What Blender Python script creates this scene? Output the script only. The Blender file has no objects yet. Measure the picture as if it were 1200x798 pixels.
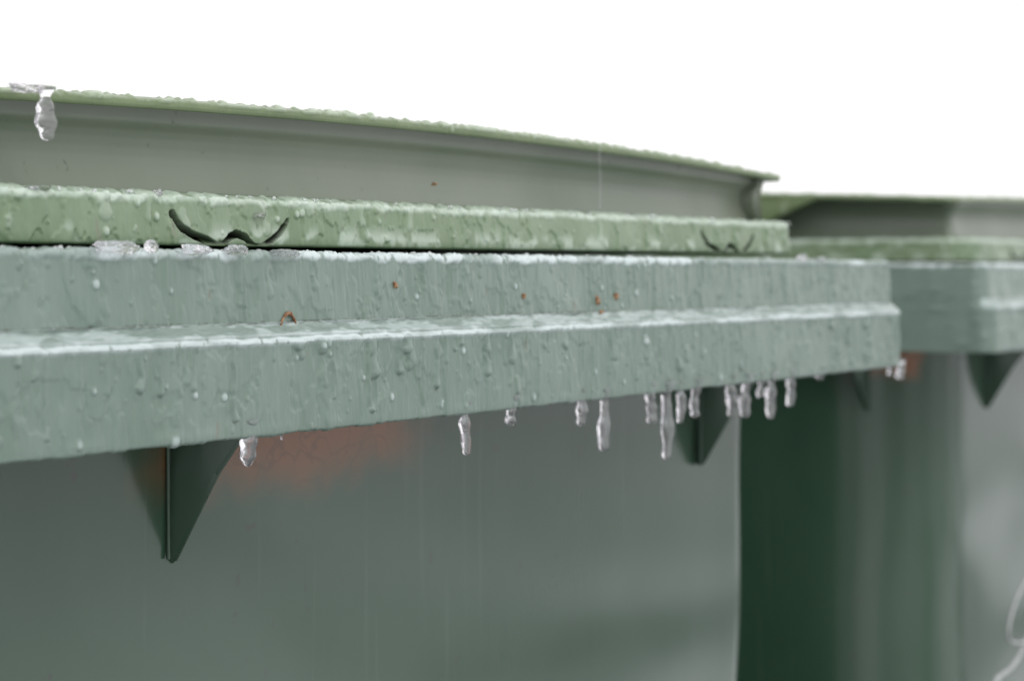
import bpy, math, random
import numpy as np
from mathutils import Vector

# ------------------------------------------------------------------ camera, world, sun, exposure
scn = bpy.context.scene
col = scn.collection
EYE = 1.05
YAW = math.radians(29.4)
PITCH = math.radians(1.74)
FPX = 2530.0                      # focal length in pixels of a 1200 px wide picture
cam_d = bpy.data.cameras.new('camera')
cam = bpy.data.objects.new('camera', cam_d); col.objects.link(cam)
cam.location = (0, 0, EYE)
cam.rotation_euler = (math.pi/2 - PITCH, 0, -(math.pi/2 - YAW))
cam_d.sensor_width = 36; cam_d.lens = FPX/1200*36
cam_d.clip_start = 0.02; cam_d.clip_end = 2000
cam_d.dof.use_dof = True; cam_d.dof.focus_distance = 0.80; cam_d.dof.aperture_fstop = 12.5
scn.camera = cam

w = bpy.data.worlds.new('World'); scn.world = w; w.use_nodes = True
nt = w.node_tree; nt.nodes.clear()
sky = nt.nodes.new('ShaderNodeTexSky'); sky.sky_type = 'NISHITA'; sky.sun_disc = False
SUN_EL, SUN_AZ = math.radians(48), math.radians(200)
sky.sun_elevation = SUN_EL; sky.sun_rotation = SUN_AZ
sky.air_density = 1.0; sky.dust_density = 6.0; sky.ozone_density = 1.0
hs = nt.nodes.new('ShaderNodeHueSaturation'); hs.inputs['Saturation'].default_value = 0.12
bg = nt.nodes.new('ShaderNodeBackground'); bg.inputs['Strength'].default_value = 0.15
wo = nt.nodes.new('ShaderNodeOutputWorld')
nt.links.new(sky.outputs[0], hs.inputs['Color']); ov = nt.nodes.new('ShaderNodeMix'); ov.data_type = 'RGBA'; ov.inputs[0].default_value = 0.85   # a closed white cloud layer over the sky
ov.inputs[7].default_value = (9.3, 9.25, 9.35, 1)
nt.links.new(hs.outputs[0], ov.inputs[6]); nt.links.new(ov.outputs[2], bg.inputs['Color']); nt.links.new(bg.outputs[0], wo.inputs[0])

sd = bpy.data.lights.new('sun', 'SUN'); sd.energy = 0.5; sd.angle = math.radians(25); sd.color = (1, 0.97, 0.94)
sun = bpy.data.objects.new('sun', sd); col.objects.link(sun)
sdir = Vector((math.sin(SUN_AZ)*math.cos(SUN_EL), math.cos(SUN_AZ)*math.cos(SUN_EL), math.sin(SUN_EL)))
sun.rotation_euler = sdir.to_track_quat('Z', 'Y').to_euler(); sun.location = (0, -3, 5)
scn.view_settings.view_transform = 'Standard'; scn.view_settings.look = 'None'
scn.view_settings.exposure = 0.0; scn.view_settings.gamma = 1

# ------------------------------------------------------------------ helpers
rng = np.random.default_rng(7)
random.seed(5)

def px(x, y, Y):
    """3D point on the vertical plane Y seen at picture position (x, y): used once to read real positions."""
    dx = (x-600)/FPX; dy = (399-y)/FPX
    f = (math.cos(YAW)*math.cos(PITCH), math.sin(YAW)*math.cos(PITCH), -math.sin(PITCH))
    r = (math.sin(YAW), -math.cos(YAW), 0)
    u = (math.cos(YAW)*math.sin(PITCH), math.sin(YAW)*math.sin(PITCH), math.cos(PITCH))
    d = [f[i]+dx*r[i]+dy*u[i] for i in range(3)]
    k = Y/d[1]
    return Vector((d[0]*k, Y, EYE+d[2]*k)), k

def hashn(ix, iy, seed):
    h = (ix.astype(np.int64)*374761393 + iy.astype(np.int64)*668265263 + seed*1442695041) & 0xffffffff
    h = ((h ^ (h >> 13))*1274126177) & 0xffffffff
    h = ((h ^ (h >> 16))*2246822519) & 0xffffffff
    return ((h ^ (h >> 15)) & 0xffff)/65535.0

def vnoise(x, y, seed=0):
    x0 = np.floor(x); y0 = np.floor(y); fx = x-x0; fy = y-y0
    fx = fx*fx*(3-2*fx); fy = fy*fy*(3-2*fy)
    a = hashn(x0, y0, seed); b = hashn(x0+1, y0, seed); c = hashn(x0, y0+1, seed); d = hashn(x0+1, y0+1, seed)
    return (a*(1-fx)+b*fx)*(1-fy) + (c*(1-fx)+d*fx)*fy

def fbm(x, y, seed=0, oct=4):
    s = 0; a = 0.5; t = 0
    for o in range(oct):
        s = s + a*vnoise(x*2**o, y*2**o, seed+o*17); t += a; a *= 0.55
    return s/t

def sstep(a, b, x):
    t = np.clip((x-a)/(b-a), 0, 1); return t*t*(3-2*t)

def link(name, me, mat=None, parent=None):
    o = bpy.data.objects.new(name, me); col.objects.link(o)
    if mat is not None:
        me.materials.clear(); me.materials.append(mat)
    if parent is not None: o.parent = parent
    return o

def tag(o, label=None, cat=None, group=None, kind=None):
    if label: o['label'] = label
    if cat: o['category'] = cat
    if group: o['group'] = group
    if kind: o['kind'] = kind
    return o

def np_mesh(name, V, F, attrs=None, smooth=True):
    me = bpy.data.meshes.new(name)
    V = np.asarray(V, dtype=np.float32).reshape(-1, 3); F = np.asarray(F, dtype=np.int32)
    me.vertices.add(len(V)); me.vertices.foreach_set('co', V.ravel())
    n = F.shape[1]
    me.loops.add(F.size); me.loops.foreach_set('vertex_index', F.ravel())
    me.polygons.add(len(F)); me.polygons.foreach_set('loop_start', np.arange(0, F.size, n, dtype=np.int32))
    me.polygons.foreach_set('loop_total', np.full(len(F), n, dtype=np.int32))
    me.update(calc_edges=True)
    me.polygons.foreach_set('use_smooth', np.full(len(F), smooth))
    for k, a in (attrs or {}).items():
        at = me.attributes.new(k, 'FLOAT', 'POINT'); at.data.foreach_set('value', np.asarray(a, dtype=np.float32).ravel())
    return me

def grid_mesh(name, P, closed_u=True, attrs=None):
    """P[N, M, 3]; N along the path, M along the profile."""
    N, M = P.shape[:2]
    iu = np.arange(N if closed_u else N-1); iv = np.arange(M-1)
    A, B = np.meshgrid(iu, iv, indexing='ij'); A2 = (A+1) % N
    F = np.stack([A*M+B, A2*M+B, A2*M+B+1, A*M+B+1], -1).reshape(-1, 4)
    return np_mesh(name, P.reshape(-1, 3), F, attrs)

def rrect(hx, y0, y1, r, fine, coarse):
    """closed rounded rectangle path: front edge (y0) first, sampled finely, run +x then round the back."""
    pts = []; nrm = []
    def seg(a, b, step, n):
        L = math.dist(a, b); k = max(1, int(round(L/step)))
        for i in range(k):
            t = i/k; pts.append((a[0]+(b[0]-a[0])*t, a[1]+(b[1]-a[1])*t)); nrm.append(n)
    def arc(c, a0, a1, k):
        for i in range(k):
            a = a0+(a1-a0)*i/k
            pts.append((c[0]+r*math.cos(a), c[1]+r*math.sin(a))); nrm.append((math.cos(a), math.sin(a)))
    k = max(5, int(r*math.pi/2/min(0.002, coarse)))
    k = min(k, 24)
    seg((-hx+r, y0), (hx-r, y0), fine, (0, -1)); arc((hx-r, y0+r), -math.pi/2, 0, k)
    seg((hx, y0+r), (hx, y1-r), coarse, (1, 0)); arc((hx-r, y1-r), 0, math.pi/2, k)
    seg((hx-r, y1), (-hx+r, y1), coarse, (0, 1)); arc((-hx+r, y1-r), math.pi/2, math.pi, k)
    seg((-hx, y1-r), (-hx, y0+r), coarse, (-1, 0)); arc((-hx+r, y0+r), math.pi, 1.5*math.pi, k)
    return np.array(pts), np.array(nrm, dtype=float)

def profile(knots, step_default):
    """knots: (out, z, step or None) -> dense points and outward normals."""
    P = [np.array(knots[0][:2], float)]
    for a, b in zip(knots[:-1], knots[1:]):
        st = b[2] if len(b) > 2 else step_default
        a2 = np.array(a[:2], float); b2 = np.array(b[:2], float)
        k = max(1, int(math.ceil(np.linalg.norm(b2-a2)/st)))
        for i in range(1, k+1): P.append(a2+(b2-a2)*i/k)
    P = np.array(P); T = np.gradient(P, axis=0); T /= np.linalg.norm(T, axis=1)[:, None]+1e-12
    for _ in range(2):
        T[1:-1] = (T[:-2]+T[1:-1]*2+T[2:])/4
    T /= np.linalg.norm(T, axis=1)[:, None]+1e-12
    return P, np.stack([T[:, 1], -T[:, 0]], -1)   # going upward on the outside: normal points out

def rnd(knots, r, n=4):
    """round the interior corners of an open polyline of (o, z, step)."""
    out = [knots[0]]
    for a, b, c in zip(knots[:-2], knots[1:-1], knots[2:]):
        A = np.array(a[:2]); B = np.array(b[:2]); C = np.array(c[:2])
        la = np.linalg.norm(A-B); lc = np.linalg.norm(C-B); rr = min(r, la*.45, lc*.45)
        p = B+(A-B)/la*rr; q = B+(C-B)/lc*rr
        for i in range(n+1):
            t = i/n; m = p*(1-t)**2+B*2*t*(1-t)+q*t*t
            out.append((m[0], m[1], b[2] if i == 0 else b[2]))
    out.append(knots[-1])
    return out

def tube(name, pts, radii, mat, m=8):
    pts = [Vector(p) for p in pts]; V = []; n = len(pts)
    for i, p in enumerate(pts):
        d = (pts[min(i+1, n-1)]-pts[max(i-1, 0)]).normalized()
        a = d.orthogonal().normalized(); b = d.cross(a)
        if i and (a.dot(pa) < 0.999):
            a = (pa - d*pa.dot(d)).normalized(); b = d.cross(a)
        pa = a
        for j in range(m):
            t = 2*math.pi*j/m; V.append(p+(a*math.cos(t)+b*math.sin(t))*radii[i])
    F = [[i*m+j, i*m+(j+1) % m, (i+1)*m+(j+1) % m, (i+1)*m+j] for i in range(n-1) for j in range(m)]
    return np_mesh(name, [tuple(v) for v in V], F)

# ------------------------------------------------------------------ materials
def new_mat(name):
    m = bpy.data.materials.new(name); m.use_nodes = True
    n = m.node_tree; b = n.nodes['Principled BSDF']
    return m, n, b

def node(n, t, **kw):
    x = n.nodes.new(t)
    for k, v in kw.items(): setattr(x, k, v)
    return x

def noise_node(n, scale, detail=4, vec_scale=None, rough=0.5):
    tc = node(n, 'ShaderNodeTexCoord'); mp = node(n, 'ShaderNodeMapping')
    if vec_scale: mp.inputs['Scale'].default_value = vec_scale
    n.links.new(tc.outputs['Object'], mp.inputs['Vector'])
    t = node(n, 'ShaderNodeTexNoise'); t.inputs['Scale'].default_value = scale
    t.inputs['Detail'].default_value = detail; t.inputs['Roughness'].default_value = rough
    n.links.new(mp.outputs[0], t.inputs['Vector'])
    return t

def ramp(n, src, stops):
    r = node(n, 'ShaderNodeValToRGB')
    cr = r.color_ramp
    while len(cr.elements) < len(stops): cr.elements.new(0.5)
    for e, (p, c) in zip(cr.elements, stops):
        e.position = p; e.color = (c[0], c[1], c[2], 1) if not isinstance(c, (int, float)) else (c, c, c, 1)
    n.links.new(src, r.inputs[0]); return r

def mixc(n, fac, a, b, blend='MIX'):
    m = node(n, 'ShaderNodeMix', data_type='RGBA', blend_type=blend)
    for s, v in ((m.inputs[0], fac), (m.inputs[6], a), (m.inputs[7], b)):
        if hasattr(v, 'is_linked') or hasattr(v, 'links'): n.links.new(v, s)
        elif isinstance(v, (int, float)): s.default_value = v
        else: s.default_value = (*v, 1)
    return m.outputs[2]

def math_node(n, op, a, b=None, c=None):
    m = node(n, 'ShaderNodeMath', operation=op)
    for s, v in zip(m.inputs, (a, b, c)):
        if v is None: continue
        if isinstance(v, (int, float)): s.default_value = v
        else: n.links.new(v, s)
    return m.outputs[0]

def iced_plastic(name, base, base2, frost, dirt=(0.13, 0.09, 0.06), rough=0.5):
    m, n, b = new_mat(name)
    t1 = noise_node(n, 22, 5, (1, 1, 0.45)); c = mixc(n, ramp(n, t1.outputs[0], [(0.35, 0.0), (0.65, 1.0)]).outputs[0], base, base2)
    t2 = noise_node(n, 260, 3, (1, 1, 0.22)); c = mixc(n, ramp(n, t2.outputs[0], [(0.50, 0.0), (0.78, 0.35)]).outputs[0], c, (base2[0]*1.35, base2[1]*1.25, base2[2]*1.25))
    t3 = noise_node(n, 75, 4, (1.6, 1, 0.7)); c = mixc(n, ramp(n, t3.outputs[0], [(0.68, 0.0), (0.76, 0.55)]).outputs[0], c, dirt)
    a = node(n, 'ShaderNodeAttribute', attribute_name='frost')
    c = mixc(n, a.outputs['Fac'], c, frost)
    d = node(n, 'ShaderNodeAttribute', attribute_name='grime_shade')
    c = mixc(n, d.outputs['Fac'], c, (0.012, 0.010, 0.008))  # dark tone for dirt behind the ledge and painted shade in the slots
    n.links.new(c, b.inputs['Base Color'])
    b.inputs['Roughness'].default_value = rough
    b.inputs['Coat Weight'].default_value = 0.5; b.inputs['Coat Roughness'].default_value = 0.07; b.inputs['Coat IOR'].default_value = 1.31
    bp = node(n, 'ShaderNodeBump'); bp.inputs['Strength'].default_value = 0.35; bp.inputs['Distance'].default_value = 0.0006
    t4 = noise_node(n, 420, 3, (1, 1, 0.35)); n.links.new(t4.outputs[0], bp.inputs['Height'])
    n.links.new(bp.outputs[0], b.inputs['Normal'])
    return m

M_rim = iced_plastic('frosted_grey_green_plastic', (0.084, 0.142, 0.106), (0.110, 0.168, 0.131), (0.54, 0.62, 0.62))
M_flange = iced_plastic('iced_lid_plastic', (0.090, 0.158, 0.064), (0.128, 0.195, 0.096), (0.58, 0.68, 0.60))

def plain_plastic(name, c1, c2, rough, stains=None, spec=0.5, scratch=(0.30, 0.33, 0.31)):
    m, n, b = new_mat(name)
    t1 = noise_node(n, 7, 5, (1, 1, 0.6)); c = mixc(n, ramp(n, t1.outputs[0], [(0.38, 0.0), (0.62, 1.0)]).outputs[0], c1, c2)
    t2 = noise_node(n, 150, 4, (1, 1, 0.035)); c = mixc(n, ramp(n, t2.outputs[0], [(0.62, 0.0), (0.85, 0.10)]).outputs[0], c, scratch)
    t3 = noise_node(n, 110, 3); c = mixc(n, ramp(n, t3.outputs[0], [(0.68, 0.0), (0.74, 0.6)]).outputs[0], c, (0.045, 0.05, 0.04))
    if stains:
        tc = node(n, 'ShaderNodeTexCoord'); sp = node(n, 'ShaderNodeSeparateXYZ'); n.links.new(tc.outputs['Object'], sp.inputs[0])
        for (x0, x1, z0, sx, sz) in stains:
            fx = math_node(n, 'SUBTRACT', sp.outputs['X'], (x0+x1)/2); fx = math_node(n, 'ABSOLUTE', fx)
            nz = noise_node(n, 28, 4, (1, 1, 0.8))
            w_ = math_node(n, 'SUBTRACT', nz.outputs[0], 0.5)
            fx = math_node(n, 'MULTIPLY_ADD', w_, sx*1.6, fx)
            kx = node(n, 'ShaderNodeMapRange', interpolation_type='SMOOTHSTEP'); n.links.new(fx, kx.inputs[0])
            kx.inputs[1].default_value = (x1-x0)/2; kx.inputs[2].default_value = (x1-x0)/2-sx; kx.inputs[3].default_value = 0; kx.inputs[4].default_value = 1
            fz = math_node(n, 'SUBTRACT', sp.outputs['Z'], z0)
            fz = math_node(n, 'MULTIPLY_ADD', w_, sz*1.3, fz)
            kz = node(n, 'ShaderNodeMapRange', interpolation_type='SMOOTHSTEP'); n.links.new(fz, kz.inputs[0])
            kz.inputs[1].default_value = -sz/2; kz.inputs[2].default_value = sz/2; kz.inputs[3].default_value = 0; kz.inputs[4].default_value = 0.72
            f = math_node(n, 'MULTIPLY', kx.outputs[0], kz.outputs[0])
            c = mixc(n, f, c, (0.26, 0.082, 0.020))
            cr = node(n, 'ShaderNodeTexVoronoi', feature='DISTANCE_TO_EDGE'); cr.inputs['Scale'].default_value = 22
            mp2 = node(n, 'ShaderNodeMapping'); mp2.inputs['Scale'].default_value = (1, 1, 1.5)
            nn = noise_node(n, 40, 3); vm = node(n, 'ShaderNodeMix', data_type='VECTOR'); vm.inputs[0].default_value = 0.06
            n.links.new(tc.outputs['Object'], mp2.inputs[0]); n.links.new(mp2.outputs[0], vm.inputs[4]); n.links.new(nn.outputs['Color'], vm.inputs[5])
            n.links.new(vm.outputs[1], cr.inputs['Vector'])
            cl = ramp(n, cr.outputs[0], [(0.0, 0.5), (0.03, 0.0)])
            f2 = math_node(n, 'MULTIPLY', cl.outputs[0], f)
            c = mixc(n, f2, c, (0.03, 0.025, 0.02))
    n.links.new(c, b.inputs['Base Color'])
    tr = noise_node(n, 11, 4, (1, 1, 0.4)); rr = ramp(n, tr.outputs[0], [(0.3, rough*0.8), (0.7, rough*1.25)])
    n.links.new(rr.outputs[0], b.inputs['Roughness'])
    b.inputs['Specular IOR Level'].default_value = spec
    if stains: b.inputs['Coat Weight'].default_value = 0.32; b.inputs['Coat Roughness'].default_value = 0.14
    bp = node(n, 'ShaderNodeBump'); bp.inputs['Strength'].default_value = 0.12; bp.inputs['Distance'].default_value = 0.001
    t4 = noise_node(n, 90, 4, (1, 1, 0.1)); n.links.new(t4.outputs[0], bp.inputs['Height']); n.links.new(bp.outputs[0], b.inputs['Normal'])
    return m

Z0 = EYE
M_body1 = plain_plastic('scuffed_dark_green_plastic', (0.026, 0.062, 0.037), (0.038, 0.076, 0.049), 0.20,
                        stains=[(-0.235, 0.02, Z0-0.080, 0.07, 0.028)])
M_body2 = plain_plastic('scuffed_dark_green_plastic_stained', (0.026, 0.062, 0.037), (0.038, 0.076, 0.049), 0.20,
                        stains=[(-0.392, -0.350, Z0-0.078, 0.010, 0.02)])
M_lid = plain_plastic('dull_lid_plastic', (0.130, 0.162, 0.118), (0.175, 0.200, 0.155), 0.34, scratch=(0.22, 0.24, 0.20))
M_liptop = iced_plastic('iced_lid_edge_plastic', (0.095, 0.145, 0.055), (0.13, 0.18, 0.080), (0.48, 0.56, 0.44))

def ice_mat(name, tint=(0.99, 0.97, 1.0), rough=0.10, scale=400, milky=0.07):
    m, n, b = new_mat(name)
    b.inputs['Base Color'].default_value = (*tint, 1)
    b.inputs['Transmission Weight'].default_value = 1-milky
    b.inputs['IOR'].default_value = 1.31; b.inputs['Roughness'].default_value = rough
    bp = node(n, 'ShaderNodeBump'); bp.inputs['Strength'].default_value = 0.28; bp.inputs['Distance'].default_value = 0.001
    t = noise_node(n, scale, 3); n.links.new(t.outputs[0], bp.inputs['Height']); n.links.new(bp.outputs[0], b.inputs['Normal'])
    return m
M_ice = ice_mat('clear_bubbly_ice')
M_grain = ice_mat('milky_ice', (0.95, 0.97, 0.98), 0.2, 600, 0.35)

M_gus = plain_plastic('dark_green_rib_plastic', (0.036, 0.074, 0.048), (0.048, 0.086, 0.060), 0.25)
# ------------------------------------------------------------------ the ground
def make_ground():
    n = 120
    xs = np.concatenate([-np.geomspace(400, 4, 30), np.linspace(-3.8, 6, 60), np.geomspace(6.2, 400, 30)])
    X, Y = np.meshgrid(xs, xs, indexing='ij')
    Z = (fbm(X*1.5, Y*1.5, 3)-0.5)*0.03
    Z = np.where(np.hypot(X-1.3, Y-0.8) < 2.2, Z*0.2, Z) - 0.006
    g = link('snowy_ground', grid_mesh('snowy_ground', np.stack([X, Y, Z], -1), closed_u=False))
    m, nn, b = new_mat('trodden_snow')
    t = noise_node(nn, 0.35, 6); c = ramp(nn, t.outputs[0], [(0.46, (0.05, 0.05, 0.05)), (0.52, (0.70, 0.71, 0.73))])
    tc = node(nn, 'ShaderNodeTexCoord'); sp = node(nn, 'ShaderNodeSeparateXYZ'); nn.links.new(tc.outputs['Object'], sp.inputs[0])
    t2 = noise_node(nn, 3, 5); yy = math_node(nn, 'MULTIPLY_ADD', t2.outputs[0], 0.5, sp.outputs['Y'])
    gap_dark = ramp(nn, math_node(nn, 'MULTIPLY', yy, 0.5), [(0.20, 0.0), (0.27, 1.0), (0.95, 1.0), (1.0, 0.0)])   # ground colour darkened under and between the bins to deepen the gap's shade
    cc2 = mixc(nn, gap_dark.outputs[0], c.outputs[0], (0.03, 0.03, 0.028))
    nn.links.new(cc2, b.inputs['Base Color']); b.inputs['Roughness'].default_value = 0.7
    bp = node(nn, 'ShaderNodeBump'); bp.inputs['Strength'].default_value = 0.4; bp.inputs['Distance'].default_value = 0.02
    t4 = noise_node(nn, 14, 5); nn.links.new(t4.outputs[0], bp.inputs['Height']); nn.links.new(bp.outputs[0], b.inputs['Normal'])
    g.data.materials.append(m)
    tag(g, 'pale trodden snow around the bins, with ground painted darker beneath the row', kind='structure'); g.name = 'ground'
make_ground()

# ------------------------------------------------------------------ bins
HX = 0.448; HY = 0.40            # rim half width and half depth
RT, RB = 0.008, -0.057           # rim top and bottom, relative to eye height
LEDGE_F, LEDGE_B = -0.0232, -0.0183
EL = 0.0065                       # how far the lower band of the front stands out

def drip_field(U, V, n, vtop, vmin, vmax, seed, wmin=.0012, wmax=.0034, amp=.0007):
    """ice runs: rounded vertical streams ending in a bulb. U varies on axis 0, V on axis 1."""
    r = np.random.default_rng(seed); H = np.zeros((U.shape[0], V.shape[1]))
    u = U[:, 0]; v = V[0]
    lo, hi = u.min(), u.max()
    for i in range(n):
        x = r.uniform(lo, hi); wd = r.uniform(wmin, wmax); ve = r.uniform(vmin, vmax); a = amp*r.uniform(.5, 1.25)
        vs = vtop if r.random() < .55 else min(vtop, ve+r.uniform(.005, .018))
        sel = np.where(np.abs(u-x) < wd*3)[0]
        if len(sel) == 0: continue
        uu = u[sel][:, None]; vv = v[None, :]
        cx = x + (vnoise(vv*300, vv*0+i, seed)-.5)*wd*1.1
        ww = wd*(0.75+0.35*vnoise(vv*180, vv*0+i*3.1, seed+5)+0.35*np.exp(-((vv-ve-wd*.5)/(wd*1.5))**2))
        d = np.abs(uu-cx)/ww
        below = np.clip((ve+ww-vv)/ww, 0, None); above = np.clip((vv-vs)/(ww), 0, None)
        q = 1-d**2-below**2-above**2
        h = np.sqrt(np.clip(q, 0, 1))*a*(0.75+0.7*np.exp(-((vv-ve-wd)/(wd*1.8))**2))
        H[sel] = np.maximum(H[sel], h)
    return H

def drops_field(U, V, n, vmin, vmax, seed, rmin=.0004, rmax=.0016, flat=.55):
    r = np.random.default_rng(seed); u = U[:, 0]; v = V[0]; H = np.zeros((len(u), len(v)))
    for i in range(n):
        x = r.uniform(u.min(), u.max()); z = r.uniform(vmin, vmax); R = rmin+(rmax-rmin)*r.random()**2.2
        a = np.where(np.abs(u-x) < R)[0]; b = np.where(np.abs(v-z) < R)[0]
        if len(a) == 0 or len(b) == 0: continue
        q = 1-((u[a][:, None]-x)**2+(v[b][None]-z)**2)/R**2
        H[np.ix_(a, b)] = np.maximum(H[np.ix_(a, b)], np.sqrt(np.clip(q, 0, 1))*R*flat)
    return H

VENT = [(-0.0350, 0.0118), (-0.0330, 0.0088), (-0.0300, 0.0064), (-0.0235, 0.0042), (-0.016, 0.0026), (-0.0105, 0.0006), (-0.0065, 0.0012), (-0.002, 0.0042),
        (0.002, 0.0052), (0.007, 0.0040), (0.0115, 0.0008), (0.016, 0.0000), (0.0235, 0.0030), (0.0300, 0.0062), (0.0345, 0.0102)]

def seg_dist(U, V, pts):
    D = np.full(U.shape, 9.0)
    for (ax, ay), (bx, by) in zip(pts[:-1], pts[1:]):
        L2 = (bx-ax)**2+(by-ay)**2
        t = np.clip(((U-ax)*(bx-ax)+(V-ay)*(by-ay))/L2, 0, 1)
        D = np.minimum(D, np.hypot(U-ax-t*(bx-ax), V-ay-t*(by-ay)))
    return D

def build_rim(root, fine, seed, mat):
    path, nrm = rrect(HX, -HY+EL, HY, 0.004 if seed == 1 else .012, fine, 0.012 if seed == 1 else 0.004)
    st = max(fine*0.9, 0.00045)
    kn = [(-0.062, -0.026, .02), (-0.006, -0.026, .02), (-0.0035, -0.055, .003), (-0.0022, RB, .0006), (-0.0002, RB+.0004, .0006),
          (0.0, RB+.003, st), (-0.0004, LEDGE_F, st), (-0.0015, LEDGE_F+.0012, st), (-EL, LEDGE_B, st), (-EL-.0010, RT-.001, st), (-EL-.003, RT, st), (-0.055, RT-.001, .006)]
    # offsets of the lower band are measured from the outset front; the path itself sits at the upper band
    kn = rnd(kn, 0.0012, 3)
    P, N = profile(kn, st)
    O = P[:, 0].copy(); Z = P[:, 1]
    front = np.clip(-nrm[:, 1], 0, 1)[:, None]
    lowm = np.clip((O+EL)/EL, 0, 1)                      # 1 on the lower band, 0 on the upper
    inner = (np.arange(len(O)) < np.argmax(Z < RB+.0008))
    # real offset from the path: sides are flush, the front's lower band stands out by EL
    Of = (O+EL)[None, :]*front + np.where(O[None, :] < -EL, O[None, :]+EL, 0)*(1-front)
    Of = np.where(inner[None, :], np.where(front > .5, (O+EL)[None, :], np.minimum(O, -0.003)[None, :]), Of)
    U = path[:, 0][:, None]*front + (path[:, 1][:, None]+3)*(1-front) + 0*Z[None]
    V = Z[None, :] + 0*U
    zf = Z[None, :]
    low = ((zf < LEDGE_F-.0005) & (~inner[None, :]))
    up = (zf > LEDGE_B+.0005) & (np.abs(O[None, :]+EL) < .002)
    H = drip_field(U, V, 230, LEDGE_F, RB+.002, LEDGE_F-.004, seed, .0010, .0027, amp=.0006)*low
    H += 0.8*drip_field(U, V, 260, LEDGE_F, RB+.004, LEDGE_F-.003, seed+50, .0007, .0016, .0004)*low
    H += drip_field(U, V, 200, RT, LEDGE_B+.003, RT-.005, seed+9, .0007, .0018, .0003)*up
    sheet = sstep(.47, .54, fbm(U*95, V*38, seed+3, 4))
    face = (low | up)
    H *= 1.7; Hd = H.copy()
    sheet2 = sstep(.475, .54, fbm(U*60+3, V*48, seed+23, 5))*sstep(RB+.001, RB+.012, zf+(fbm(U*70, V*0, seed+24, 3)-.5)*.02)
    H += (sheet2*.00042 + sheet*.00042 + (fbm(U*700, V*90, seed+4, 3)-.5)*.0003 + (fbm(U*240, V*60, seed+7, 3)-.5)*.0007)*face*np.clip(front+.15, 0, 1)
    D = (drops_field(U, V, 560, RB+.002, RT-.002, seed+6, .0004, .0019)+drops_field(U, V, 1100, RB+.002, RT-.002, seed+67, .0003, .0010, .6)+drops_field(U, V, 110, RB+.002, RT-.002, seed+68, .0009, .0019, .5)+drops_field(U, V, 70, RB+.0015, RB+.006, seed+66, .001, .0027, .35))*face
    # blobs gathering at the bottom edge
    Bt = np.exp(-((zf-(RB+.002))/.0022)**2)*sstep(.5, .75, vnoise(U*110, V*0, seed+8))*.0007*(~inner[None, :])
    # frosted bead on the ledge's front edge and on the rim's top edge
    wob = (fbm(U*130, V*0+2, seed+11, 4)-.5)
    def bead(zc, sg):
        return np.exp(-((zf-zc-wob*.0012)/sg)**2)
    lb = (front > .5)*bead(LEDGE_F-.0002, .0012)*(O[None] > -.0025)*(~inner[None, :])
    tb = sstep(RT-.0036+0*zf, RT-.0016, zf-wob*.003)*(O[None] > -.016)
    ledge = (front > .5)*((zf >= LEDGE_F) & (zf <= LEDGE_B+.0010))*(O[None] < -.0012)*(O[None] > -EL-.0015)
    lump = fbm(U*330, V*330, seed+12, 3)
    H2 = lb*(.0005+.0010*lump) + tb*(.0002+.0011*lump*sstep(.4, .6, lump)) + ledge*(.0004+.0009*fbm(U*160, V*600, seed+14, 3))
    G = H+D+.4*Bt+H2
    frost = (.45+.5*sstep(.3, .55, fbm(U*35, V*0+4, seed+72, 3)))*lb*sstep(.25, .5, lump+.15) + tb*sstep(.28, .6, lump+.1)*(.25+.95*sstep(.35, .65, fbm(U*28, V*0, seed+71, 3)))*.9 + ledge*(.20+.35*sstep(.42, .6, fbm(U*90, V*500, seed+15, 3)))
    frost += .09*sstep(.0007, .0016, Hd) + .48*sstep(.0003, .0009, D) + .015*sheet2*face + (.03+.01*sheet+.12*fbm(U*45, V*30, seed+60, 4))*face*np.clip(front, 0, 1) + .10*(1-front)*(~inner[None, :])
    frost = np.clip(frost, 0, 1)
    edge = (np.abs(zf-(LEDGE_B+.0012+wob*.0012)) < .0005)*(O[None] < -.006)*(O[None] > -.0125)
    grime_shade = np.clip(edge*.5*sstep(.4, .6, lump), 0, 1)
    Px = path[:, 0][:, None]+nrm[:, 0][:, None]*(Of + G*N[None, :, 0])
    Py = path[:, 1][:, None]+nrm[:, 1][:, None]*(Of + G*N[None, :, 0])
    Pz = Z0+zf+G*N[None, :, 1]+0*Px
    # the long front edge bows very slightly
    me = grid_mesh('rim', np.stack([Px, Py, Pz], -1), attrs={'frost': frost, 'grime_shade': grime_shade})
    return link('rim', me, mat, root)

LX = 0.346                        # half width of the lid's flange
LFY = -HY+0.030                   # the flange's front
def arch(x, y):
    a = 0.0659 - 0.055*(x+0.035)**2
    return a

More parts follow.
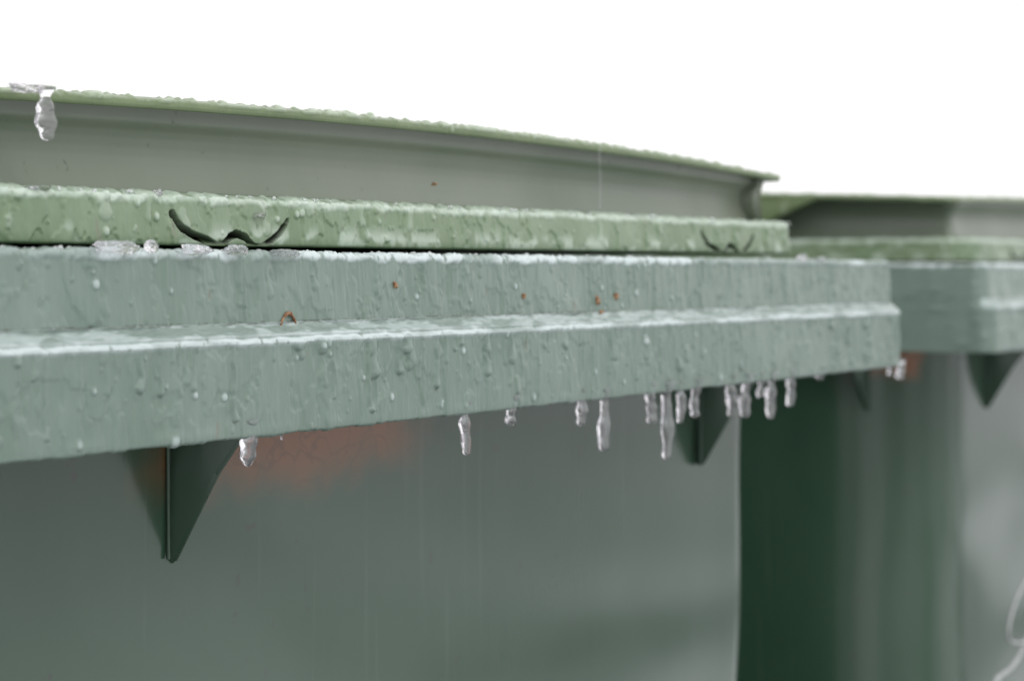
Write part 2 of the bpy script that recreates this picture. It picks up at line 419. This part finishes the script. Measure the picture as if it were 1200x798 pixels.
def build_lid(root, fine, seed, dy=0.0, dips=False):
    LR = .03 if dips else .012
    st = max(fine*.9, .0004)
    # sub-part 1: the wall and crown, the lid's own mesh
    wallo = -0.0235
    path, nrm = rrect(LX, LFY, HY-.03, LR, 0.004, 0.006)
    kn = [(wallo+.003, .0290), (wallo+.0022, .0330), (wallo+.0006, .0370), (wallo-.0006, .0410), (wallo-.0012, .0445), (wallo-.0011, .0480), (wallo-.0002, .0512), (wallo+.0013, .0540), (wallo+.0032, .0560), (wallo+.0042, .0575), (wallo+.0042, .0592), (wallo+.0050, .0626), (-.012, .0628)]
    kn = [(a, b, .0012) for a, b in kn]
    P, N = profile(rnd(kn, .0008, 3), .001)
    def place(path, nrm, O, Z, G=0, N=None):
        Ox = O[None]+ (G*N[None, :, 0] if N is not None else 0)
        X = path[:, 0][:, None]+nrm[:, 0][:, None]*Ox; Y = path[:, 1][:, None]+nrm[:, 1][:, None]*Ox
        zz = Z[None]+(G*N[None, :, 1] if N is not None else 0)+0*X
        k = np.clip((zz-.031)/(.0630-.031), 0, 1)
        ys = np.clip((Y-LFY)/(2*HY-.06), 0, 1)
        zz = zz+.0020*(X/.70-.5)
        top = arch(X, Y) + (.0096 if dips else 0)*np.sin(np.pi*ys)**.8
        return np.stack([X, Y+dy, Z0+zz+k*(top-.0640)], -1)
    PP = place(path, nrm, P[:, 0], P[:, 1])
    lid = link('lid', grid_mesh('lid', PP, attrs={'frost': np.zeros(PP.shape[:2]), 'grime_shade': np.zeros(PP.shape[:2])}), M_lid, root)
    # sub-part 2: flange
    path, nrm = rrect(LX, LFY, HY-.03, LR, fine, 0.01 if seed == 1 else .004)
    kn = [(-.055, .0135, .02), (-.0035, .0130, .004), (-.002, .0118, .0008), (0.0, .0124, .0006), (.0002, .0150, st), (-.0010, .0280, st), (-.0024, .0300, st), (-.0085, .0312, st*1.5), (-.0200, .0322, .002), (-.0270, .0324, .002)]
    P, N = profile(rnd(kn, .0011, 3), st)
    O, Z = P[:, 0], P[:, 1]
    front = np.clip(-nrm[:, 1], 0, 1)[:, None]
    U = path[:, 0][:, None]*front+(path[:, 1][:, None]+3)*(1-front)+0*Z[None]; V = Z[None]+0*U; zf = V
    outer = (O[None] > -.0165) & (np.arange(len(O))[None] > np.argmin(np.abs(O-0.0)+np.abs(Z-.0124)))
    face = outer & (zf < .0292)
    H = drip_field(U, V, 150, .029, .013, .025, seed+31, .001, .0028, .0005)*face
    drops = drops_field(U, V, 420, .012, .029, seed+32, .0005, .0021, .5)
    H += drops*face
    H += (sstep(.47, .53, fbm(U*110, V*80, seed+33, 4))*.0006+(fbm(U*600, V*300, seed+34, 3)-.5)*.0002)*face
    lump = fbm(U*300, V*300, seed+35, 3); wob = fbm(U*120, V*0+5, seed+36, 3)-.5
    tb = sstep(.0262, .0288, zf-wob*.003)*(O[None] > -.007)*outer
    H += tb*(.0002+.0012*lump*sstep(.45, .62, lump))
    # frost pale patches low on the face and along its upper edge
    frost = tb*sstep(.25, .55, lump+.12)*.5 + .18*sstep(.0005, .001, H)*face + (.03+.14*fbm(U*60, V*45, seed+61, 4))*face*(.35+.65*front) + .45*np.exp(-((zf-.0155)/.0035)**2)*sstep(.52, .66, fbm(U*85, V*110, seed+38, 3))*face + .3*sstep(.0004, .0009, drops)*face
    grime_shade = np.zeros_like(H)
    for vx in (-0.2035, 0.249):
        D = np.where(outer & (O[None] > -.002), seg_dist(U-vx, V-.0114, VENT)*front + (1-front), 9.)
        k = 1-sstep(.0009, .0014, D)
        H = H*(1-k)-k*.009
        frost = frost*(1-k); grime_shade = np.maximum(grime_shade, 1-sstep(.0011, .0017, D))  # near-black colour painted into the vent slots as their inner shade
    frost = np.clip(frost, 0, 1)
    PP = place(path, nrm, O, Z, H, N)
    fl = link('flange', grid_mesh('flange', PP, attrs={'frost': frost, 'grime_shade': grime_shade}), M_flange, lid)
    # sub-part 3: overhanging lip and crown top
    path, nrm = rrect(LX+.0055, LFY+.0105, HY-.04, LR*.5, fine*2, 0.01 if seed == 1 else .004)
    kn = [(-.0155, .0622, .002), (-.0012, .0612, .0006), (0.0, .0610, .0005), (.0008, .0625, .0005), (0.0, .0642, .0005), (-.003, .0654, .0008), (-.0055, .0650, .0008)]
    P, N = profile(rnd(kn, .0007, 3), .001)
    O, Z = P[:, 0], P[:, 1]
    front = np.clip(-nrm[:, 1], 0, 1)[:, None]
    U = path[:, 0][:, None]*front+(path[:, 1][:, None]+3)*(1-front)+0*Z[None]; V = Z[None]+0*U
    ontop = (V > .0632)*(O[None] > -.05)
    lump = fbm(U*170+O[None]*100, V*300, seed+41, 4)
    H = ontop*(.0011*sstep(.42, .7, lump)+.0002)
    D = drops_field(U, V, 260, .0615, .0665, seed+42, .0005, .0016, .6)*(O[None] > -.004)
    frost = np.clip(ontop*sstep(.42, .68, lump)*.55+.3*(D > .0004), 0, 1)
    PP = place(path, nrm, O, Z, H+D, N)
    if dips:      # the side's lip hangs lower towards the back
        k = (np.clip((PP[..., 1]-dy-(LFY+.125))/.05, 0, 1)**1.0)*np.clip(-nrm[:, 0], 0, 1)[:, None]*sstep(.0632, .0618, V)*(O[None] > -.009)
        PP[..., 2] -= k*.022
    me = grid_mesh('lip', PP, attrs={'frost': frost, 'grime_shade': 0*frost})
    lp = link('lip', me, M_liptop, lid)
    # close the crown
    N_, M_ = PP.shape[:2]
    ring = PP[:, -1]; c = ring.mean(0); c[2] = ring[:, 2].min()-.002
    V2 = np.vstack([ring, c]); F = np.array([[i, (i+1) % N_, N_] for i in range(N_)])
    cr = link('crown', np_mesh('crown', V2, F, {'frost': np.full(N_+1, .5), 'grime_shade': np.zeros(N_+1)}), M_liptop, lid)
    return lid

BX, BF, BR = 0.398, -HY+0.069, 0.045   # body half width, front, corner radius
def build_body(root, mat, BR=BR):
    path, nrm = rrect(BX, BF, HY-.07, BR, 0.01, 0.01)
    zs = np.concatenate([np.linspace(-.0262, -.3, 60), np.linspace(-.31, -(Z0-.04), 40)])
    t = (-zs-.026)
    k = 1-.075*t
    c = np.array([0, .0])
    P = np.zeros((len(path), len(zs), 3))
    bulge = 0.004*np.cos(path[:, 0]/BX*math.pi/2)*np.clip(-nrm[:, 1], 0, 1)
    # shallow vertical relief of moulded panels and slow waviness of the wall
    U = path[:, 0][:, None]+0*zs[None]; Vz = zs[None]+0*U
    wave = (fbm(U*3.2+7, Vz*5+3, 21, 2)-.5)*.011
    off = wave - bulge[:, None]*0
    P[..., 0] = path[:, 0][:, None]*k[None]+nrm[:, 0][:, None]*off
    P[..., 1] = path[:, 1][:, None]*(1-.02*t)[None]+nrm[:, 1][:, None]*off - bulge[:, None]
    P[..., 2] = Z0+zs[None]
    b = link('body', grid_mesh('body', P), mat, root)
    return b

def plate(verts2d, thick, place, name, mat, parent):
    """triangular plate: 2D outline (a, z), thickness along the third axis, slightly rounded by a bevel."""
    import bmesh
    bm = bmesh.new()
    v1 = [bm.verts.new(place(a, z, -thick/2)) for a, z in verts2d]
    v2 = [bm.verts.new(place(a, z, thick/2)) for a, z in verts2d]
    bm.faces.new(v1); bm.faces.new(v2[::-1])
    n = len(v1)
    for i in range(n): bm.faces.new((v1[i], v2[i], v2[(i+1) % n], v1[(i+1) % n]))
    bmesh.ops.recalc_face_normals(bm, faces=bm.faces)
    bmesh.ops.bevel(bm, geom=bm.edges[:], offset=thick*.28, segments=2, affect='EDGES')
    me = bpy.data.meshes.new(name); bm.to_mesh(me); bm.free()
    for p in me.polygons: p.use_smooth = True
    return link(name, me, mat, parent)

def bfront(z): return (BF)*(1-.02*(-z-.026))-.003
def build_gussets(root, mat, dips=False):
    for gx in (-0.245 if dips else -0.193, 0.295):
        bead = link('rib_seam', tube('rib_seam', [(gx-.0045, BF-.0035, Z0-.0268), (gx-.0045, bfront(-.06)-.001, Z0-.06), (gx-.004, bfront(-.108)-.0008, Z0-.108)], [.0009, .0009, .0007], None), M_gus, root)
        zt, zb = -.0268, -.110
        out = [(BF-.058, zt), (BF-.058, zt-.006), (bfront(-.075)-.0215, -.075), (bfront(zb)-.0008, zb), (bfront(zb)+.004, zb), (BF+.004, zt)]
        plate(out, .0034, lambda a, z, t, gx=gx: (gx+t, a, Z0+z), 'gusset', M_gus, root)
    for s in (-1, 1):
        for gy in (BF+BR+.002, BF+BR+.24):
            out = [(BX-.004, -.0268), (BX+.045, -.0268), (BX+.045, -.055), (BX-.004, -.107)]
            plate(out, .004, lambda a, z, t, s=s, gy=gy: (s*a, gy+t, Z0+z), 'side_gusset', M_gus, root)

def make_bin(name, loc, rot, label, fine, seed, bodymat, dy, dips, arche=0):
    root = bpy.data.objects.new(name, None); col.objects.link(root)
    root.location = loc; root.rotation_euler.z = rot
    tag(root, label, 'wheelie bin', 'green plastic rubbish bins in a row')
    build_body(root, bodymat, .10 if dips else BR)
    build_rim(root, fine, seed, M_rim)
    build_gussets(root, bodymat, dips)
    build_lid(root, fine, seed, dy, dips)
    return root

B1 = (0.846, 0.85, 0.0)
B2 = (1.988, 0.865, 0.0)
make_bin('waste_bin', B1, 0, 'nearest green bin with its lid and rim glazed in ice and icicles below the rim', 0.0005, 1, M_body1, 0, False)
make_bin('waste_bin', B2, 0, 'farther blurred green bin standing behind the right end of the icicle hung bin', 0.0016, 2, M_body2, 0.02, True)

# ------------------------------------------------------------------ icicles
def icicle_mesh(name, L, w, seed, drop=0.5, bend=0.0, up=.004, flare=.4):
    r = random.Random(seed); n = 36; m = 18
    V = []
    ph = [r.uniform(0, 6.28) for _ in range(6)]
    for i in range(n+1):
        t = i/n
        z = up - t*(L+up)
        # neck at the top, swelling towards a round tip
        s = (1-.30*math.exp(-((t-.22)/.12)**2)*r.uniform(.9, 1.1)) * (1+.22*math.sin(t*9+ph[0])*.6 + .12*math.sin(t*19+ph[1]))
        s *= (1-.45*drop*t)*(1+flare*math.exp(-(t/.13)**2))
        tip = (w*.42)/(L+up)
        if t > 1-tip: s *= math.sqrt(max(0, 1-((t-(1-tip))/tip)**2))
        R = max(w/2*s, 1e-5)
        cx = bend*t*t + w*.10*math.sin(t*6+ph[2]); cy = w*.06*math.sin(t*5+ph[3])
        for j in range(m):
            a = 2*math.pi*j/m
            k = 1+.07*math.sin(2*a+ph[4]+t*4)+.05*math.sin(3*a+ph[5]-t*7)+r.uniform(-.025, .025)
            V.append((cx+R*k*math.cos(a), cy+R*.72*k*math.sin(a), z))
    F = [[i*m+j, i*m+(j+1) % m, (i+1)*m+(j+1) % m, (i+1)*m+j] for i in range(n) for j in range(m)]
    me = np_mesh(name, V, F)
    me2 = me
    import bmesh
    bm = bmesh.new(); bm.from_mesh(me2)
    bmesh.ops.remove_doubles(bm, verts=bm.verts[:], dist=2e-5)
    bmesh.ops.holes_fill(bm, edges=[e for e in bm.edges if e.is_boundary])
    bmesh.ops.recalc_face_normals(bm, faces=bm.faces[:])
    bm.to_mesh(me2); bm.free()
    for p in me2.polygons: p.use_smooth = True
    return me2

RIMY = 0.4515
ICE = [  # x, y of root, y of tip, width px, bend, label
 (291, 519, 547, 24, 0, 'broad blunt icicle by the left triangular gusset, in front of the orange stain'),
 (330, 508, 516, 6, 0, 'tiny frozen droplet right of the blunt icicle near the left gusset'),
 (545, 487, 534, 17, .0005, 'single icicle hanging alone near the middle of the rim'),
 (599, 481, 499, 18, 0, 'short stubby icicle just right of the lone middle icicle'),
 (681, 471, 500, 16, 0, 'short icicle left of the long bulb tipped one'),
 (707, 468, 530, 18, .0012, 'long bulb tipped icicle beside a short one, left of the dense cluster'),
 (763, 461, 497, 17, 0, 'leftmost icicle of the dense cluster in front of the right gusset'),
 (781, 459, 540, 22, 0, 'longest thin pointed icicle in the cluster by the right gusset'),
 (797, 458, 496, 15, .0006, 'icicle touching the right side of the longest pointed one'),
 (815, 455, 490, 16, 0, 'rightmost icicle of the cluster in front of the right gusset'),
 (856, 450, 488, 17, 0, 'first icicle right of the right gusset, at the body edge'),
 (874, 448, 490, 17, -.0015, 'left bending icicle above the dark gap between the bins'),
 (891, 446, 466, 12, 0, 'smallest stub between two long icicles over the dark gap'),
 (904, 444, 491, 17, -.0018, 'crooked icicle right of the small stub over the dark gap'),
 (926, 442, 477, 17, .0008, 'last long pointed icicle near the right end of the rim'),
 (961, 437, 446, 13, 0, 'flat frozen droplet under the rim between the long icicles and the corner'),
 (1043, 430, 440, 9, 0, 'small frozen droplet just left of the rim corner'),
 (1055, 424, 444, 13, .001, 'stubby icicle hanging from the right corner of the rim'),
]
for i, (x, y0, y1, wp, bend, lab) in enumerate(ICE):
    p, k = px(x, y0, RIMY)
    L = max((y1-y0)*k/FPX, .002); wd = wp*k/FPX
    nm = 'icicle' if y1-y0 > 12 else 'frozen_drop'
    me = icicle_mesh(nm, L, wd, 40+i, drop=.75 if i in (7, 14) else .35, bend=bend)
    o = link(nm, me, M_ice); o.location = (p.x, RIMY, Z0+RB+.001)
    # keep the tip height seen in the photograph
    tip = EYE + (px(x, y1, RIMY)[0].z-EYE)
    s = (o.location.z-tip)/L; o.scale = (1, 1, max(s, .3))
    tag(o, lab, 'icicle' if nm == 'icicle' else 'ice drop', 'icicles under the rim' if nm == 'icicle' else 'frozen drops under the rim')
# icicle on the lid's lip
p, k = px(50, 112, .4825)
me = icicle_mesh('icicle', 53*k/FPX, 27*k/FPX, 99, drop=.12, bend=.0008, up=.003, flare=0)
o = link('icicle', me, M_ice); o.location = (p.x, .4815, p.z)
tag(o, 'icicle hanging from the overhanging lid edge above the vent slot side', 'icicle')

# ------------------------------------------------------------------ lumps of clear ice
def lump_mesh(name, sx, sy, sz, seed, n=3, bumps=5):
    import bmesh
    bm = bmesh.new(); bmesh.ops.create_icosphere(bm, subdivisions=4, radius=1)
    r = random.Random(seed); cs = [Vector((r.uniform(-1, 1), r.uniform(-1, 1), r.uniform(-1, 1))).normalized() for _ in range(bumps*3)]
    am = [r.uniform(.1, .38) for _ in cs]
    for v in bm.verts:
        d = v.co.normalized(); f = .78
        for c, a in zip(cs, am): f += a*math.exp(-((d-c).length/.42)**2)
        q = d*3.1; f += .16*math.sin(q.x*3+seed)*math.sin(q.y*2.3+seed*2)*math.sin(q.z*2.9+seed*3)+r.uniform(-.035, .035)
        v.co = Vector((d.x*f*sx, d.y*f*sy, d.z*f*sz))
    me = bpy.data.meshes.new(name); bm.to_mesh(me); bm.free()
    for q in me.polygons: q.use_smooth = True
    return me
LUMPS = [ # x, y, plane, half width px, half height px, label
 (137, 290, .4555, 38, 8, 'wedge of clear ice on the rim top left of the wavy vent slot'),
 (178, 288, .4565, 10, 8, 'small upright ice lump between the ice wedge and the vent slot'),
 (232, 293, .455, 22, 7, 'grainy ice lump jammed under the left end of the wavy vent slot'),
 (278, 293, .455, 18, 7, 'clear ice lump under the hump of the near vent slot'),
 (335, 297, .4545, 26, 5, 'thin strip of ice on the rim below the right end of the near vent slot'),
 (303, 253, .4795, 11, 4, 'glassy frozen blob on the lid flange above the near vent slot'),
 (42, 221, .4825, 18, 4, 'ice patch on top of the lid flange below the lid icicle'),
 (185, 226, .4815, 7, 3.5, 'small ice bead on top of the flange left of the vent slot'),
 (30, 104, .4825, 27, 6, 'lumpy ice crust on the lid edge above the lid icicle'),
 (940, 302, .458, 9, 4, 'ice knob on the rim at the right corner of the near lid'),
 (961, 305, .458, 10, 3, 'low ice crust on the rim just right of the near lid'),
]
for i, (x, y, Yp, hw, hh, lab) in enumerate(LUMPS):
    p, k = px(x, y, Yp); s = k/FPX
    me = lump_mesh('ice_lump', hw*s, min(hw, 16)*s*.8, hh*s, 70+i)
    o = link('ice_lump', me, M_ice); o.location = p
    tag(o, lab, 'ice lump', 'lumps of ice on the near bin')

# ice grains frozen along the edges: nobody could count them
def grains():
    import bmesh
    base = bmesh.new(); bmesh.ops.create_icosphere(base, subdivisions=2, radius=1)
    bv = np.array([v.co[:] for v in base.verts]); bf = np.array([[v.index for v in f.verts] for f in base.faces]); base.free()
    r = np.random.default_rng(12); V = []; F = []; k = 0
    def add(x, y, z, s):
        nonlocal k
        sc = s*np.array([r.uniform(.7, 1.5), r.uniform(.7, 1.2), r.uniform(.6, 1.1)])
        jit = 1+r.uniform(-.12, .12, (len(bv), 1))
        V.append(bv*jit*sc+np.array([x, y, z])); F.append(bf+k); k += len(bv)
    for _ in range(520):      # rim top edge
        add(r.uniform(.45, 1.293), .4600+r.uniform(0, .014), Z0+RT+r.uniform(-.0004, .0006), .0003+.0011*r.random()**2.5)
    for _ in range(230):      # flange top edge
        gx = r.uniform(.53, 1.19)
        add(gx, .4805+r.uniform(0, .009), Z0+.0302+.0020*((gx-.846)/.70-.5)+r.uniform(-.0003, .0004), .0003+.0009*r.random()**2.5)
    for _ in range(160):      # crumbs along the ledge
        add(r.uniform(.45, 1.29), .4525+r.uniform(0, .006), Z0-.0222+r.uniform(0, .0012), .0003+.0008*r.random()**2.5)
    o = link('ice_grains', np_mesh('ice_grains', np.vstack(V), np.vstack(F)), M_grain)
    tag(o, 'tiny ice grains frozen along the edges of the near rim and lid', 'ice grains', kind='stuff')
grains()

# ------------------------------------------------------------------ small debris
mb, n_, b_ = new_mat('dry_brown_husk'); tt = noise_node(n_, 500, 3)
cc = ramp(n_, tt.outputs[0], [(.35, (.16, .07, .03)), (.65, (.36, .22, .12))]); n_.links.new(cc.outputs[0], b_.inputs['Base Color']); b_.inputs['Roughness'].default_value = .7
# curled husk standing on the ledge
c0, k = px(338, 384, .4555); s = k/FPX
pts = []; rad = []
for i in range(13):
    t = i/12; pts.append((c0.x+(t-.5)*22*s*1.5, c0.y, c0.z+math.sin(math.pi*t)**.7*17*s)); rad.append((.6+1.5*math.sin(math.pi*t)+.5*math.sin(t*23))*s*1.15)
o = link('curled_husk', tube('curled_husk', pts, rad, mb), mb); tag(o, 'curled brown seed husk standing like an arch on the rim ledge', 'seed husk')
CR = [(463, 334, .4560, 3.2, 4.2, 'reddish brown crumb stuck high on the upper band of the rim'),
      (614, 347, .4560, 2.6, 3.6, 'dull brown crumb stuck on the rim above the middle icicles'),
      (700, 352, .4560, 3.2, 6, 'elongated dark brown crumb on the upper band toward the right'),
      (722, 347, .4560, 3, 4.5, 'dark crumb right of the elongated one on the upper band'),
      (703, 366, .4560, 4, 2.2, 'orange crumb lying just above the ledge toward the right'),
      (509, 216, .4945, 4.5, 1.8, 'slanted orange sliver stuck on the grey wall of the lid')]
for i, (x, y, Yp, a, b, lab) in enumerate(CR):
    p, k = px(x, y, Yp); s = k/FPX
    o = link('dirt_crumb', lump_mesh('dirt_crumb', a*s, .0012, b*s, 200+i), mb); o.location = p
    tag(o, lab, 'crumb', 'brown crumbs stuck to the near bin')
# spider thread from lid lip to flange
mt, n_, b_ = new_mat('spider_silk'); b_.inputs['Base Color'].default_value = (.8, .8, .8, 1); b_.inputs['Roughness'].default_value = .3
p, k = px(702, 172, .4845); q, _ = px(703, 245, .4845)
o = link('spider_thread', tube('spider_thread', [p, (p+q)/2+Vector((0, -.0005, 0)), q], [.00006]*3, mt, 6), mt)
tag(o, 'fine pale spider thread stretched from the lid edge down to its flange', 'spider thread')

# pale frosted twig in front of the farther bin, at the frame's lower right
mw, n_, b_ = new_mat('frost_covered_twig'); tt = noise_node(n_, 300, 3)
cc = ramp(n_, tt.outputs[0], [(.3, (.25, .26, .26)), (.7, (.5, .52, .52))]); n_.links.new(cc.outputs[0], b_.inputs['Base Color']); b_.inputs['Roughness'].default_value = .45
def P3(x, y, Yp=.44): return px(x, y, Yp)[0]
root = bpy.data.objects.new('frosted_twig', None); col.objects.link(root)
base = P3(1178, 830); root.location = base
def strand(pts, r, nm, par):
    pp = [Vector(p)-base for p in pts]
    res = []
    for i in range(len(pp)-1):
        p0 = pp[max(i-1, 0)]; p1 = pp[i]; p2 = pp[i+1]; p3 = pp[min(i+2, len(pp)-1)]
        for j in range(6):
            t = j/6; res.append(.5*((2*p1)+(p2-p0)*t+(2*p0-5*p1+4*p2-p3)*t*t+(3*p1-p0-3*p2+p3)*t**3))
    res.append(pp[-1])
    return link(nm, tube(nm, res, [r*(1+.25*math.sin(i*2.1)) for i in range(len(res))], mw), mw, par)
strand([P3(1150, 830), P3(1168, 796), P3(1184, 783), P3(1196, 765), P3(1206, 740), P3(1216, 700)], .0015, 'stem', root)
strand([P3(1200, 752), P3(1186, 752), P3(1182, 738), P3(1188, 712), P3(1200, 684), P3(1212, 668)], .0010, 'side_shoot', root)
tag(root, 'blurred white frosted twig curling up at the lower right before the farther bin', 'twig')
